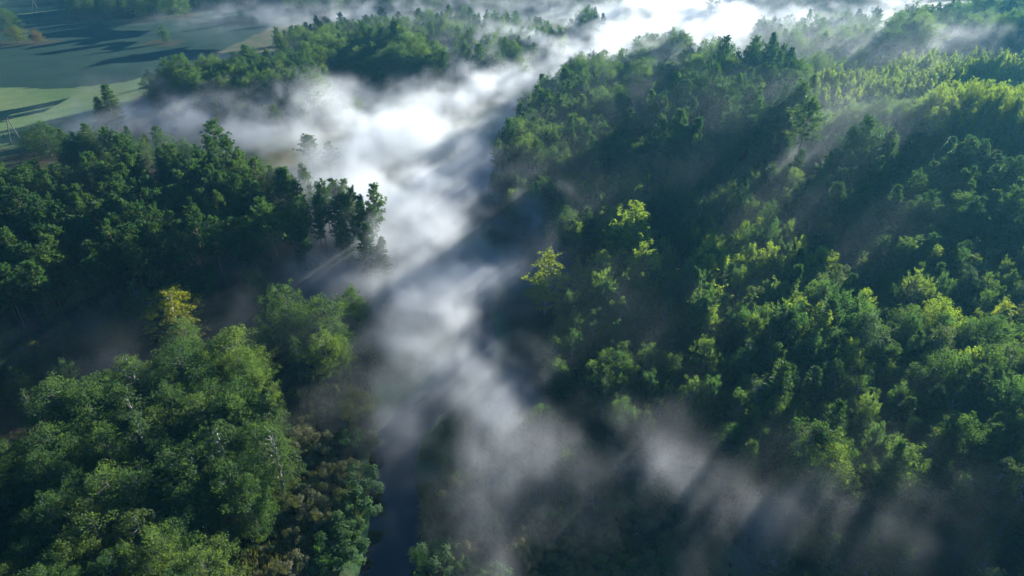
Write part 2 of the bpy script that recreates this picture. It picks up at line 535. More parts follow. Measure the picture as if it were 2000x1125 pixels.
# single trees first: kind, pixel of the middle of the crown, height, colour, label, width
HEROES = [
    ('birch_tree', 335, 605, 16, M_gold, 'golden yellow autumn birch glowing below the dark pine stand', 2.3),
    ('birch_tree', 372, 622, 10, M_gold, 'smaller golden birch hugging the river side of the yellow autumn birch', 1.5),
    ('birch_tree', 1066, 535, 20, M_yellow, 'yellow green sunlit birch standing alone at the river mist edge', 1.7),
    ('birch_tree', 1130, 525, 12, M_yellow, 'thin pale birch between the sunlit yellow birch and the aspens', 1.0),
    ('alder_tree', 72, 690, 11, M_olive, 'olive brown round tree alone in the deep shade by the frame edge', 1.2),
    ('alder_tree', 130, 655, 11, None, 'dark green round tree next to the olive brown tree in shade', 1.2),
    ('alder_tree', 556, 600, 17, None, 'tall bright alder in front of the pine trunks, nearest the golden birch', 1.4),
    ('alder_tree', 645, 620, 16, None, 'broad alder at the mist edge below the last pines', 1.5),
    ('alder_tree', 690, 585, 13, None, 'half misted alder leaning to the river beside the broad alder', 1.2),
    ('alder_tree', 655, 680, 11, None, 'low alder in the fog below the broad alder', 1.2),
    ('alder_tree', 505, 560, 12, None, 'slim alder peeping between pine trunks and the tall bright alder', 1.0),
    ('aspen_tree', 1232, 465, 24, M_sunlit_lime, 'tallest aspen with many upright sunlit tips above the river', 1.9),
    ('aspen_tree', 1262, 520, 20, M_sunlit_lime, 'round sunlit aspen just below the tallest aspen', 1.8),
    ('aspen_tree', 1182, 530, 17, M_sunlit_lime, 'aspen with one bright tip between yellow birch and tallest aspen', 1.4),
    ('aspen_tree', 1215, 545, 14, None, 'low aspen with a lit top under the tallest aspen', 1.2),
    ('aspen_tree', 1300, 545, 14, None, 'flat topped lit aspen at the outer side of the tall aspen clump', 1.3),
    ('aspen_tree', 1345, 450, 16, None, 'small lit aspen crown alone in the shade behind the tall clump', 1.2),
    ('birch_tree', 1383, 510, 17, M_sunlit_lime, 'slender birch with yellow green lit head and bare pale trunk', 1.0),
    ('aspen_tree', 1452, 470, 17, None, 'aspen with three lit tips at the back of the aspen belt', 1.3),
    ('birch_tree', 1475, 455, 15, M_sunlit_lime, 'pale yellow birch head at the back of the aspen belt', 0.9),
    ('aspen_tree', 1475, 520, 17, M_sunlit_lime, 'round aspen with bright side in the middle of the belt', 1.4),
    ('aspen_tree', 1535, 470, 18, None, 'tall pointed aspen at the upper corner of the belt', 1.2),
    ('aspen_tree', 1555, 505, 17, M_sunlit_lime, 'aspen with brightest yellow tuft at the belt corner', 1.2),
    ('aspen_tree', 1600, 590, 16, None, 'aspen with one lit top facing the dark hollow', 1.2),
    ('aspen_tree', 1665, 610, 17, None, 'grey green feathery aspen at the outer end of the belt', 1.4),
    ('alder_tree', 1830, 630, 17, M_sunlit_lime, 'large rounded tree with yellow lit side in the shaded wood', 1.4),
    ('alder_tree', 1770, 640, 16, None, 'grey green dome tree beside the large yellow lit tree', 1.3),
    ('birch_tree', 1948, 622, 16, M_yellow, 'small golden topped tree in the far shaded wood', 1.0),
    ('birch_tree', 1905, 640, 13, M_sunlit_lime, 'yellow tuft tree beside the golden topped tree', 0.9),
    ('aspen_tree', 1885, 725, 17, M_sunlit_lime, 'bright yellow green crown with upright tips, low in the shaded wood', 1.3),
    ('aspen_tree', 1955, 715, 16, None, 'smaller lit crown next to the bright yellow green one', 1.2),
    ('alder_tree', 1195, 720, 15, None, 'lit alder with yellow green tuft near the mist tongue', 1.3),
    ('alder_tree', 1215, 620, 14, None, 'dark alder with one lit tip under the aspens', 1.2),
    ('alder_tree', 1120, 640, 13, None, 'dark alder at the wood edge below the yellow birch', 1.2),
    ('alder_tree', 1265, 705, 13, None, 'dark alder with small lit tuft beside the yellow tufted alder', 1.2),
    ('alder_tree', 1425, 870, 14, None, 'lone dark green dome tree rising from the lower mist', 1.3),
    ('spruce_tree', 215, 200, 20, None, 'tall ragged conifer standing in mist at the meadow edge', 1.7),
    ('spruce_tree', 195, 215, 15, None, 'shorter conifer beside the tall ragged meadow conifer', 1.6),
    ('alder_tree', 85, 262, 15, None, 'big dark round tree beside the A shaped power pole', 2.0),
    ('alder_tree', 60, 272, 10, None, 'low round tree at the foot of the big dark tree', 1.6),
    ('pine_tree', 428, 282, 22, None, 'tall pine poking out at the back of the pine stand', 1.6),
    ('pine_tree', 610, 300, 17, None, 'faint pine standing in white mist behind the pine stand', 1.6),
    ('pine_tree', 640, 305, 16, None, 'second faint misted pine, nearer the bright valley fog', 1.6),
    ('pine_tree', 1415, 130, 23, None, 'tall dark pine with tiered crown at the start of the ridge', 1.6),
    ('pine_tree', 1310, 150, 18, None, 'dark pointed pine in the hollow before the ridge', 1.7),
    ('alder_tree', 320, 62, 12, None, 'lone round tree in the dark blue meadow', 1.4),
    ('alder_tree', 14, 32, 16, None, 'dark bushy tree at the edge of the far bright meadow', 2.1),
    ('alder_tree', 30, 62, 12, M_olive, 'grey green round bush lit along its top in the dark meadow', 2.1),
    ('alder_tree', 72, 68, 9, M_rust, 'rusty orange bush beside the grey green bush in the dark meadow', 2.0),
    ('alder_tree', 145, 5, 16, None, 'dark tree cluster cutting into the far bright meadow', 2.1),
    ('pine_tree', 1392, 8, 20, None, 'dark ragged tree standing against the brightest fog', 2.3),
    ('spruce_tree', 1500, 355, 15, None, 'frosty grey spruce lit by a shaft of mist', 1.7),
    ('pine_tree', 1625, 335, 20, None, 'silvery lit pine at the tip of the shaded wood', 2.0),
    ('pine_tree', 1590, 365, 16, None, 'small silvery pine below the lit pine tip', 1.7),
    ('spruce_tree', 715, 478, 18, None, 'full skirted conifer at the river corner of the pine stand', 1.35),
    ('spruce_tree', 745, 498, 14, None, 'outermost conifer of the pine stand reaching into the fog', 1.35),
    ('spruce_tree', 672, 470, 17, None, 'full skirted conifer just inside the river corner of the stand', 1.25),
    ('birch_tree', 748, 505, 8, None, 'small pale misted tree below the outermost conifer', 1.3),
    ('alder_tree', 690, 515, 8, None, 'low misted tree below the river corner of the pine stand', 1.2),
    ('willow_bush', 868, 900, 3.4, None, 'willow on the far bank of the dark river, topmost there', 1.2),
    ('willow_bush', 880, 985, 3.2, None, 'willow on the far bank of the dark river, middle one', 1.2),
    ('scrub_bush', 850, 1040, 2.6, None, 'low scrub on the far bank near the river mouth willow', 1.3),
    ('willow_bush', 703, 945, 4.5, None, 'bright green willow on the bank, topmost beside the dark river', 1.6),
    ('willow_bush', 690, 1000, 4.5, None, 'green willow on the bank, middle one beside the dark river', 1.7),
    ('willow_bush', 670, 1065, 4.5, None, 'green willow on the bank where the river widens', 1.8),
    ('willow_bush', 855, 1090, 4.0, None, 'green willow on the far bank of the river mouth', 1.7),
    ('willow_bush', 690, 855, 4.0, None, 'green willow at the top of the brown scrub beside the river', 1.3),
    ('scrub_bush', 690, 800, 4.0, M_olive, 'yellow olive shrub at the tip of the brown scrub', 2.0),
    ('scrub_bush', 655, 970, 3.5, M_olive, 'ochre shrub among the brown scrub by the bank', 1.8),
]
for k, px, py, h, mat, lab, fat in HEROES:
    x, y, z = on_land(px, py, h * (.62 if k.endswith('tree') else .5))
    plant(k, x, y, h, 'hero', 3.2, mat, lab, fat, hero=True)

# stands: name, {kind: share}, outline of the canopy in pixels, spacing, lowest and highest tree
STANDS = [
    ('left_pines', {'pine_tree': .86, 'spruce_tree': .14}, [(-260, 345), (100, 340), (250, 322), (400, 305), (520, 325), (600, 338), (690, 362), (738, 425), (752, 470), (700, 480), (640, 448), (560, 468), (450, 490), (290, 508), (180, 555), (100, 585), (-300, 610)], 5.1, 16.0, 22.0),
    ('left_front', {'pine_tree': .6, 'birch_tree': .2, 'alder_tree': .2}, [(-300, 600), (100, 570), (290, 515), (450, 495), (540, 480), (560, 510), (460, 545), (380, 560), (270, 575), (130, 600), (-300, 640)], 5.2, 10.0, 13.5),
    ('left_dark', {'alder_tree': .7, 'birch_tree': .3}, [(-300, 600), (120, 580), (290, 590), (300, 640), (200, 700), (110, 760), (-300, 900)], 7.2, 8.0, 12.6),
    ('left_alders', {'alder_tree': .9, 'birch_tree': .1}, [(10, 850), (80, 820), (180, 735), (270, 690), (360, 655), (440, 640), (490, 690), (535, 760), (555, 830), (540, 900), (500, 950), (450, 990), (410, 1060), (380, 1200), (-250, 1250), (-250, 950)], 5.6, 12.6, 18.4),
    ('left_fog_alders', {'alder_tree': .8, 'birch_tree': .2}, [(420, 600), (500, 600), (600, 640), (690, 620), (690, 690), (620, 720), (560, 730), (450, 640)], 7.2, 9.2, 13.8),
    ('brown_scrub', {'scrub_bush': 1}, [(540, 800), (640, 750), (715, 790), (722, 890), (690, 950), (660, 1010), (620, 1070), (600, 1180), (440, 1180), (490, 1020), (560, 930)], 4.4, 2.0, 4.0),
    ('green_bank', {'willow_bush': 1}, [(680, 1000), (730, 960), (735, 990), (700, 1060), (690, 1110), (580, 1140), (620, 1060)], 5.4, 3.0, 4.5),
    ('right_scrub', {'scrub_bush': .7, 'willow_bush': .3}, [(870, 1150), (870, 1000), (930, 880), (1010, 800), (1120, 850), (1250, 900), (1400, 920), (1500, 1150)], 3.6, 1.8, 4.2),
    ('bank_birches', {'birch_tree': .6, 'alder_tree': .4}, [(1040, 800), (1130, 830), (1260, 880), (1380, 880), (1400, 1000), (1280, 960), (1100, 900)], 6.5, 7.0, 10.5),
    ('right_alders', {'alder_tree': .45, 'aspen_tree': .3, 'birch_tree': .25}, [(1085, 640), (1100, 590), (1150, 590), (1250, 590), (1340, 600), (1330, 680), (1360, 790), (1380, 850), (1280, 850), (1180, 810), (1090, 740), (1050, 690)], 4.9, 9.5, 13.5),
    ('aspen_clump', {'aspen_tree': .8, 'birch_tree': .2}, [(1150, 570), (1165, 520), (1195, 460), (1240, 430), (1300, 480), (1330, 560), (1300, 600), (1150, 600)], 5.0, 13.8, 17.2),
    ('aspen_belt', {'aspen_tree': .74, 'birch_tree': .14, 'spruce_tree': .12}, [(1340, 500), (1440, 450), (1540, 465), (1640, 530), (1700, 600), (1715, 690), (1640, 720), (1500, 700), (1350, 620)], 4.5, 14.9, 19.5),
    ('lower_wood', {'aspen_tree': .42, 'alder_tree': .2, 'birch_tree': .18, 'spruce_tree': .2}, [(1345, 630), (1500, 710), (1640, 730), (1720, 700), (1740, 620), (1900, 610), (2300, 620), (2300, 980), (1900, 960), (1650, 940), (1440, 900), (1390, 800)], 4.8, 12.6, 18.4),
    ('fog_wood', {'birch_tree': .7, 'alder_tree': .3}, [(1450, 920), (1650, 960), (1900, 980), (2300, 1000), (2300, 1200), (1500, 1200)], 5.2, 7.0, 11.0),
    ('shade_slope', {'aspen_tree': .4, 'birch_tree': .2, 'alder_tree': .2, 'spruce_tree': .2}, [(930, 320), (1010, 330), (1240, 330), (1400, 300), (1560, 330), (1570, 420), (1340, 440), (1250, 400), (1130, 470), (1060, 420), (980, 380)], 5.0, 11.5, 16.1),
    ('river_hump', {'alder_tree': .35, 'pine_tree': .3, 'spruce_tree': .35}, [(928, 275), (985, 220), (1030, 172), (1150, 155), (1220, 190), (1245, 260), (1230, 320), (1010, 320), (940, 310)], 5.2, 15.5, 21.0),
    ('hump_back', {'alder_tree': 1}, [(1060, 140), (1180, 110), (1300, 120), (1420, 90), (1430, 130), (1290, 170), (1230, 180), (1150, 145)], 9.1, 13.8, 19.5),
    ('ridge_pines', {'pine_tree': .6, 'spruce_tree': .3, 'alder_tree': .1}, [(1250, 230), (1330, 180), (1400, 135), (1480, 105), (1560, 115), (1585, 190), (1570, 300), (1400, 290), (1260, 310)], 5.3, 15.0, 26.0),
    ('grey_wood', {'pine_tree': .5, 'spruce_tree': .35, 'alder_tree': .15}, [(1590, 330), (1640, 290), (1720, 260), (1800, 280), (1880, 300), (2000, 320), (2350, 330), (2350, 420), (2000, 440), (1750, 440), (1640, 430)], 5.9, 19.5, 25.3),
    ('dark_hollow', {'aspen_tree': .35, 'pine_tree': .25, 'spruce_tree': .25, 'birch_tree': .15}, [(1580, 420), (1650, 440), (1750, 450), (2000, 450), (2350, 440), (2350, 610), (1900, 590), (1740, 600), (1650, 520), (1550, 450)], 4.8, 11.5, 17.2),
    ('lit_strip', {'aspen_tree': .8, 'birch_tree': .2}, [(1745, 255), (1790, 225), (1850, 208), (1950, 200), (2300, 190), (2300, 270), (2000, 270), (1870, 265)], 5.1, 10.3, 13.8),
    ('strip_front', {'alder_tree': .8, 'aspen_tree': .2}, [(1800, 275), (1900, 272), (2300, 285), (2300, 300), (1950, 300), (1850, 290)], 6.5, 11.5, 14.9),
    ('hollow_bushes', {'alder_tree': 1}, [(1575, 215), (1640, 222), (1800, 215), (1860, 215), (1780, 255), (1700, 285), (1600, 320), (1570, 290)], 5.2, 6.0, 10.0),
    ('young_wood', {'young_tree': 1}, [(1585, 180), (1600, 140), (1700, 122), (1850, 110), (1960, 105), (2300, 100), (2300, 185), (1950, 195), (1800, 205), (1640, 215)], 4.7, 8.4, 11.4),
    ('corner_wood', {'alder_tree': .6, 'pine_tree': .4}, [(1725, 70), (1750, 45), (1800, 25), (1880, 5), (2000, -20), (2400, -60), (2400, 60), (2000, 60), (1850, 50), (1740, 85)], 7.8, 19.5, 25.3),
    ('fog_forest', {'alder_tree': .7, 'pine_tree': .3}, [(1480, 50), (1560, 35), (1720, 30), (1700, 80), (1560, 90), (1480, 75)], 9.1, 13.8, 19.5),
    ('fog_forest', {'alder_tree': 1}, [(1560, 108), (1620, 95), (1700, 105), (1640, 130), (1570, 125)], 9.1, 10.3, 14.9),
    ('top_forest', {'pine_tree': .5, 'alder_tree': .5}, [(1420, -40), (1500, -70), (2000, -110), (2300, -120), (2300, -80), (1900, -40), (1700, -10), (1480, -5)], 10.4, 17.2, 23.0),
    ('fog_island', {'alder_tree': .8, 'pine_tree': .2}, [(1110, 42), (1150, 25), (1195, 38), (1210, 52), (1130, 55)], 7.8, 14.9, 20.7),
    ('fog_island', {'alder_tree': 1}, [(1240, 90), (1275, 68), (1330, 66), (1345, 85), (1330, 100), (1250, 102)], 7.8, 13.8, 18.4),
    ('fog_island', {'aspen_tree': 1}, [(1345, 105), (1370, 85), (1415, 78), (1415, 105), (1350, 125)], 8.5, 16.1, 20.7),
    ('back_wood', {'alder_tree': .5, 'pine_tree': .5}, [(520, 75), (600, 55), (720, 40), (860, 25), (1000, 30), (1095, 60), (1110, 75), (1050, 80), (900, 70), (780, 65), (620, 85)], 8.5, 13.8, 18.4),
    ('back_wood', {'alder_tree': .7, 'pine_tree': .3}, [(880, 90), (960, 75), (1050, 85), (1050, 110), (960, 118), (890, 115)], 7.8, 13.8, 18.4),
    ('dome_wood', {'alder_tree': .85, 'pine_tree': .15}, [(590, 98), (650, 78), (760, 65), (830, 72), (870, 105), (870, 130), (790, 120), (700, 120), (620, 120)], 7.0, 16.1, 20.7),
    ('mist_wood', {'alder_tree': .8, 'pine_tree': .2}, [(262, 158), (320, 132), (430, 118), (540, 105), (610, 120), (645, 150), (610, 175), (520, 170), (430, 170), (330, 165)], 6.6, 16.0, 21.0),
    ('mist_trees', {'alder_tree': .8, 'birch_tree': .2}, [(270, 188), (400, 185), (560, 185), (720, 180), (700, 200), (600, 225), (450, 220), (300, 210)], 9.0, 9.0, 14.0),
    ('edge_trees', {'alder_tree': .7, 'pine_tree': .3}, [(120, 275), (220, 262), (330, 268), (420, 275), (400, 290), (240, 305), (120, 315)], 7.8, 11.5, 17.2),
    ('far_edge', {'alder_tree': .5, 'pine_tree': .5}, [(140, 2), (350, 0), (370, -12), (600, -30), (600, -60), (100, -60)], 11.7, 16.1, 21.8),
    ('far_edge', {'alder_tree': .5, 'pine_tree': .5}, [(560, -2), (1000, -6), (1250, -20), (1250, -60), (560, -60)], 14.3, 16.1, 21.8),
]
GROUND_TINT = []      # forest floor, from the trees below
for name, mix, poly, sp, h0, h1 in STANDS:
    hm = (h0 + h1) / 2
    wp = np.array([on_land(px, py, hm * (.72 if hm > 5 else .5))[:2] for px, py in poly])
    lo, hi = wp.min(0), wp.max(0)
    nx, ny = int((hi[0] - lo[0]) / sp) + 2, int((hi[1] - lo[1]) / (sp * .866)) + 2
    gx, gy = np.meshgrid(np.arange(nx), np.arange(ny))
    P = np.stack([lo[0] + (gx + .5 * (gy % 2)) * sp, lo[1] + gy * sp * .866], -1).reshape(-1, 2)
    P = P + rng.uniform(-.40, .40, P.shape) * sp
    P = P[inside(P, wp)]
    if len(P) == 0:
        continue
    rd = seg_dist(P, RIVER)
    ks, pr = list(mix), np.array(list(mix.values()))
    big = fbm(P / 18.0, 77, 2)
    for (x, y), d, b in zip(P, rd, big):
        k = ks[rng.choice(len(ks), p=pr / pr.sum())]
        if d < RW + (1.5 if k.endswith('bush') else 4.0) or not free(x, y, sp * .62):
            continue
        u, v, f = to_px(x, y, 8)
        if f < 5 or u < -500 or u > 2600 or v > 1500:
            continue
        h = h0 + (h1 - h0) * np.clip(.25 + .9 * (b - .25) + rng.normal() * .35, -.15, 1.3)
        plant(k, x, y, float(h), name, sp * .62, mat=M_sunlit_lime if name == 'lit_strip' or (name == 'aspen_belt' and rng.random() < .25) else None, fat=float(rng.uniform(.9, 1.35)) * {'young_tree': 1.0, 'pine_tree': 1.0, 'alder_tree': 1.2, 'birch_tree': 1.25, 'aspen_tree': 1.3}.get(k, 1.08))
TXY = np.array([(t['x'], t['y']) for t in TREES])
for t, z in zip(TREES, land(TXY)):
    t['z'] = float(z)

# what each thing says of itself
STAND_TXT = {
    'left_pines': ('dark pine stand above the golden birch', 'pines of the dark stand above the golden birch'),
    'left_front': ('low fringe below the dark pines', 'low trees along the foot of the pine stand'),
    'left_dark': ('deep shade below the pine stand', 'trees in the deep shade below the pine stand'),
    'left_alders': ('lush wood beside the brown scrub', 'alders of the lush wood beside the brown scrub'),
    'left_fog_alders': ('fog below the pine trunks', 'trees in the fog between alder wood and pines'),
    'brown_scrub': ('brown scrub on the river bank', 'bushes of the brown scrub belt'),
    'green_bank': ('bank beside the dark river', 'willows on the bank of the dark river'),
    'right_scrub': ('misty marsh across the dark river', 'bushes on the misty marsh'),
    'bank_birches': ('misty marsh edge', 'small trees at the marsh edge'),
    'right_alders': ('dark wood below the sunlit aspens', 'trees of the dark alder wood below the aspens'),
    'aspen_clump': ('clump beside the yellow birch', 'trees of the aspen clump beside the yellow birch'),
    'aspen_belt': ('feathery belt with lit tips', 'trees of the feathery aspen belt'),
    'lower_wood': ('shaded wood above the lower mist', 'trees of the shaded wood above the lower mist'),
    'fog_wood': ('brownish mist of the bottom corner', 'small trees in the brownish corner mist'),
    'shade_slope': ('hazy slope below the pine ridge', 'trees on the hazy slope below the ridge'),
    'river_hump': ('wooded hump beside the bright fog', 'trees of the wooded hump by the fog'),
    'hump_back': ('fog behind the wooded hump', 'trees in fog behind the wooded hump'),
    'ridge_pines': ('tall ridge with light shafts', 'pines of the tall ridge'),
    'grey_wood': ('grey wood below the lit strip', 'trees of the grey pine wood'),
    'dark_hollow': ('dark hollow beyond the aspen belt', 'trees in the dark hollow'),
    'lit_strip': ('sunlit strip above the grey wood', 'trees of the narrow sunlit strip'),
    'strip_front': ('shaded foot of the sunlit strip', 'trees at the foot of the sunlit strip'),
    'hollow_bushes': ('blue hollow beside the pine ridge', 'bushy trees in the blue hollow'),
    'young_wood': ('sunlit plantation near the far corner', 'young trees of the sunlit plantation'),
    'corner_wood': ('far corner wood above the plantation', 'trees of the far corner wood'),
    'fog_forest': ('bright haze beyond the pine ridge', 'trees in the bright haze'),
    'top_forest': ('far haze at the top', 'trees in the far haze'),
    'fog_island': ('tree islands in the bright fog', 'trees of the islands in the fog'),
    'back_wood': ('long wood behind the dark dome', 'trees of the long back wood'),
    'dome_wood': ('dark dome across the fog', 'trees of the dark dome'),
    'mist_wood': ('wood beside the blue meadow', 'trees of the wood beside the blue meadow'),
    'mist_trees': ('drifting mist by the meadow wood', 'trees in the drifting mist'),
    'edge_trees': ('misty edge behind the pine stand', 'trees along the misty meadow edge'),
    'far_edge': ('far edge of the blue meadow', 'trees at the far meadow edge'),
}
KTXT = {'pine_tree': 'pine', 'spruce_tree': 'spruce', 'alder_tree': 'alder', 'aspen_tree': 'aspen', 'birch_tree': 'birch', 'young_tree': 'young tree',
        'scrub_bush': 'scrub bush', 'willow_bush': 'willow bush'}
CAT = {k: ('bush' if k.endswith('bush') else 'tree') for k in KTXT}

# ------------------------------------------------------------------ which trees are things: the 300 of a kind that show largest
for t in TREES:
    u, v, f = to_px(t['x'], t['y'], t['z'] + t['h'] * .8)
    u2, v2, _ = to_px(t['x'], t['y'], t['z'])
    t['u'], t['v'], t['f'] = u, v, f
    t['seen'] = -15 < u < 2015 and v < 1150 and v2 > -5
    t['size'] = t['h'] / f if t['seen'] else 0
things, rest = [], []
for k in KIND:
    mine = sorted([t for t in TREES if t['kind'] == k], key=lambda t: (-t['hero'], -t['size']))
    n = 0
    for t in mine:
        if t['hero'] or (t['seen'] and n < 285):
            things.append(t)
            n += 1
        else:
            rest.append(t)

PART = {k: ('stems', 'leaves') if k.endswith('bush') else ('trunk', 'crown') for k in KIND}
def place(t):
    k = t['kind']
    wood, leaf = KIND[k][t['var'] % len(KIND[k])]
    s = t['h'] / BASE_H[k]
    e = bpy.data.objects.new(k, None)
    e.empty_display_size = 0.5
    e.location = (t['x'], t['y'], t['z'] - .15)
    e.rotation_euler = (0, 0, t['rot'])
    e.scale = (s * t['fat'], s * t['fat'], s)
    COL.objects.link(e)
    for nm, me in zip(PART[k], (wood, leaf)):
        o = bpy.data.objects.new(nm, me)
        o.parent = e
        COL.objects.link(o)
        if me is leaf and t['mat'] is not None:
            o.material_slots[0].link = 'OBJECT'
            o.material_slots[0].material = t['mat']
    tag(e, t['label'], CAT[k], t.get('group'))
    return e

# labels: trees of a stand that nothing tells apart share one; edges and extremes get their own
ORD = ['first', 'second', 'third', 'fourth', 'fifth', 'sixth', 'seventh', 'eighth', 'ninth', 'tenth', 'eleventh', 'twelfth', 'thirteenth', 'fourteenth', 'fifteenth', 'sixteenth']
for name in STAND_TXT:
    place_txt, group = STAND_TXT[name]
    mine = [t for t in things if t['stand'] == name]
    for k in KIND:
        ts = [t for t in mine if t['kind'] == k]
        if not ts:
            continue
        for t in ts:
            t['group'] = group
            t['label'] = None
        K = KTXT[k]
        # front row (nearest in each column of the view), counted from the leftmost
        us = sorted(ts, key=lambda t: t['u'])
        ncol = max(1, min(12, len(ts) // 4))
        cols = np.array_split(np.arange(len(us)), ncol)
        if len(ts) == 1:
            us[0]['label'] = f'only {K} in the {place_txt}'
        elif len(ts) <= 9:
            for i, t in enumerate(us):
                t['label'] = f'{ORD[i]} {K} from the left in the {place_txt}'
        else:
            for i, c in enumerate(cols):
                lo = max((us[j] for j in c), key=lambda t: t['v'])
                lo['label'] = f'{ORD[i]} {K} from the left on the front edge, {place_txt}'
                if len(c) > 2:
                    hi = min((us[j] for j in c), key=lambda t: t['v'])
                    hi['label'] = f'{ORD[i]} {K} from the left on the back edge, {place_txt}'
        hs = np.array([t['h'] for t in ts]); fs = np.array([t['fat'] for t in ts])
        us_ = np.array([t['u'] for t in ts]); vs_ = np.array([t['v'] for t in ts])
        for t in ts:
            if t['label'] is None:
                size = 'tall' if t['h'] > np.quantile(hs, .66) else 'low' if t['h'] < np.quantile(hs, .33) else 'medium'
                form = 'broad' if t['fat'] > np.median(fs) else 'slim'
                side = ('left', 'middle', 'right')[int((us_ < t['u']).mean() * 2.999)]
                deep = ('back', 'centre', 'front')[int((vs_ < t['v']).mean() * 2.999)]
                t['label'] = f'{size} {form} {K}, {deep} {side} part of {place_txt}'

# ------------------------------------------------------------------ ground
gx = np.concatenate([np.linspace(-1500, -420, 16, endpoint=False), np.linspace(-420, 420, 281), np.linspace(440, 1500, 16)])
gy = np.concatenate([np.linspace(-300, 40, 8, endpoint=False), np.linspace(40, 640, 241), np.linspace(650, 1400, 46), np.linspace(1450, 3500, 10)])
XX, YY = np.meshgrid(gx, gy)
GP = np.stack([XX.ravel(), YY.ravel()], 1)
GZ = land(GP)
nxg, nyg = len(gx), len(gy)
ii = (np.arange(nyg - 1)[:, None] * nxg + np.arange(nxg - 1)[None]).ravel()
quads = np.stack([ii, ii + 1, ii + nxg + 1, ii + nxg], 1)
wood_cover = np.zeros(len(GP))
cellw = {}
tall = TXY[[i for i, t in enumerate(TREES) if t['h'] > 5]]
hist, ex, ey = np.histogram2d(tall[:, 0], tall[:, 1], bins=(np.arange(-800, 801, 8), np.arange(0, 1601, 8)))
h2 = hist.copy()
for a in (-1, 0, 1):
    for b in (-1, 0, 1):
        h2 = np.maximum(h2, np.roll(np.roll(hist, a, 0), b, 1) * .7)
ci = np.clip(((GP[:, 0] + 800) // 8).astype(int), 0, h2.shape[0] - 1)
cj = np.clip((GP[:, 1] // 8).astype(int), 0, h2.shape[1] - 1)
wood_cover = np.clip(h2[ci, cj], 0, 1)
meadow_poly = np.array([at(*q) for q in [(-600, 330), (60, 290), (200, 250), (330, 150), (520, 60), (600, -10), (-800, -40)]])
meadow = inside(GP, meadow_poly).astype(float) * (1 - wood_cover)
marsh = np.exp(-(seg_dist(GP, RIVER) / 30.0) ** 2)
ground_me = mesh_from('ground', np.column_stack([GP, GZ]), [quads], smooth=True)
field_shade_poly = np.array([at(*q) for q in [(-600, 200), (0, 172), (130, 178), (260, 168), (420, 130), (560, 70), (620, 20), (400, 8), (130, 20), (60, 28), (-600, 60)]])  # outline of the meadow's shaded part, its shade painted into the ground colour
field_shade = inside(GP + 3.0 * (fbm(GP / 12.0, 55, 2)[:, None] - .5), field_shade_poly).astype(float)
for nm, val in (('field_shade', field_shade), ('wood', wood_cover), ('meadow', meadow), ('marsh', marsh)):
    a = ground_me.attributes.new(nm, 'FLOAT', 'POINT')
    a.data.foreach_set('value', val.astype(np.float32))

def ground_mat():
    m, nt, out = nodes_of('ground_cover')
    N, Lk = nt.nodes.new, nt.links.new
    geo = N('ShaderNodeNewGeometry')
    def noise(scale, det=5):
        n = N('ShaderNodeTexNoise'); n.inputs['Scale'].default_value = scale; n.inputs['Detail'].default_value = det
        Lk(geo.outputs['Position'], n.inputs['Vector'])
        return n.outputs[0]
    def ramp(fac, c0, c1, p0=.35, p1=.65):
        r = N('ShaderNodeValToRGB')
        r.color_ramp.elements[0].color = (*c0, 1); r.color_ramp.elements[0].position = p0
        r.color_ramp.elements[1].color = (*c1, 1); r.color_ramp.elements[1].position = p1
        Lk(fac, r.inputs[0])
        return r.outputs[0]
    def mix(fac, a, b):
        x = N('ShaderNodeMix'); x.data_type = 'RGBA'
        Lk(fac, x.inputs[0]); Lk(a, x.inputs[6]); Lk(b, x.inputs[7])
        return x.outputs[2]
    def attr(n):
        a = N('ShaderNodeAttribute'); a.attribute_name = n
        return a.outputs['Fac']
    grass = ramp(noise(.09), (.055, .085, .028), (.12, .10, .045))
    marshc = ramp(noise(.06), (.05, .12, .045), (.105, .085, .045), .42, .60)
    field = mix(attr('field_shade'), ramp(noise(.03), (.15, .24, .085), (.22, .27, .13)), ramp(noise(.05), (.014, .050, .040), (.024, .066, .044)))  # pale field, darkened to teal where shade is painted in
    wv = N('ShaderNodeTexWave'); wv.inputs['Scale'].default_value = .11; wv.inputs['Distortion'].default_value = 2.5; wv.inputs['Detail'].default_value = 3; wv.inputs['Detail Scale'].default_value = .4
    mpw = N('ShaderNodeMapping'); mpw.inputs['Rotation'].default_value = (0, 0, 1.15)
    Lk(geo.outputs['Position'], mpw.inputs[0]); Lk(mpw.outputs[0], wv.inputs['Vector'])
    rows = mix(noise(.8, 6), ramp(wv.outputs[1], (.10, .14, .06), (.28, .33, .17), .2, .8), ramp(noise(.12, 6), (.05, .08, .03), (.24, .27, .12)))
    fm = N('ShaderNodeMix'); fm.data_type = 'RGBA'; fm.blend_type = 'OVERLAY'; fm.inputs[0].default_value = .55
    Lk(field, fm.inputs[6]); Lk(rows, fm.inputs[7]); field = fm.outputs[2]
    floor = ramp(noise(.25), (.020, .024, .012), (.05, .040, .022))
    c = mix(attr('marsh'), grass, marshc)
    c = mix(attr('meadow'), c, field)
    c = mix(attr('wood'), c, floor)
    pb = N('ShaderNodeBsdfPrincipled'); pb.inputs['Roughness'].default_value = .95; pb.inputs['Specular IOR Level'].default_value = .1
    Lk(c, pb.inputs['Base Color'])
    bp = N('ShaderNodeBump'); bp.inputs['Strength'].default_value = .6; bp.inputs['Distance'].default_value = .4
    Lk(noise(1.2, 6), bp.inputs['Height']); Lk(bp.outputs[0], pb.inputs['Normal'])
    Lk(pb.outputs[0], out.inputs['Surface'])
    return m
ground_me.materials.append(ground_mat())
tag(link('ground', ground_me), kind='structure')

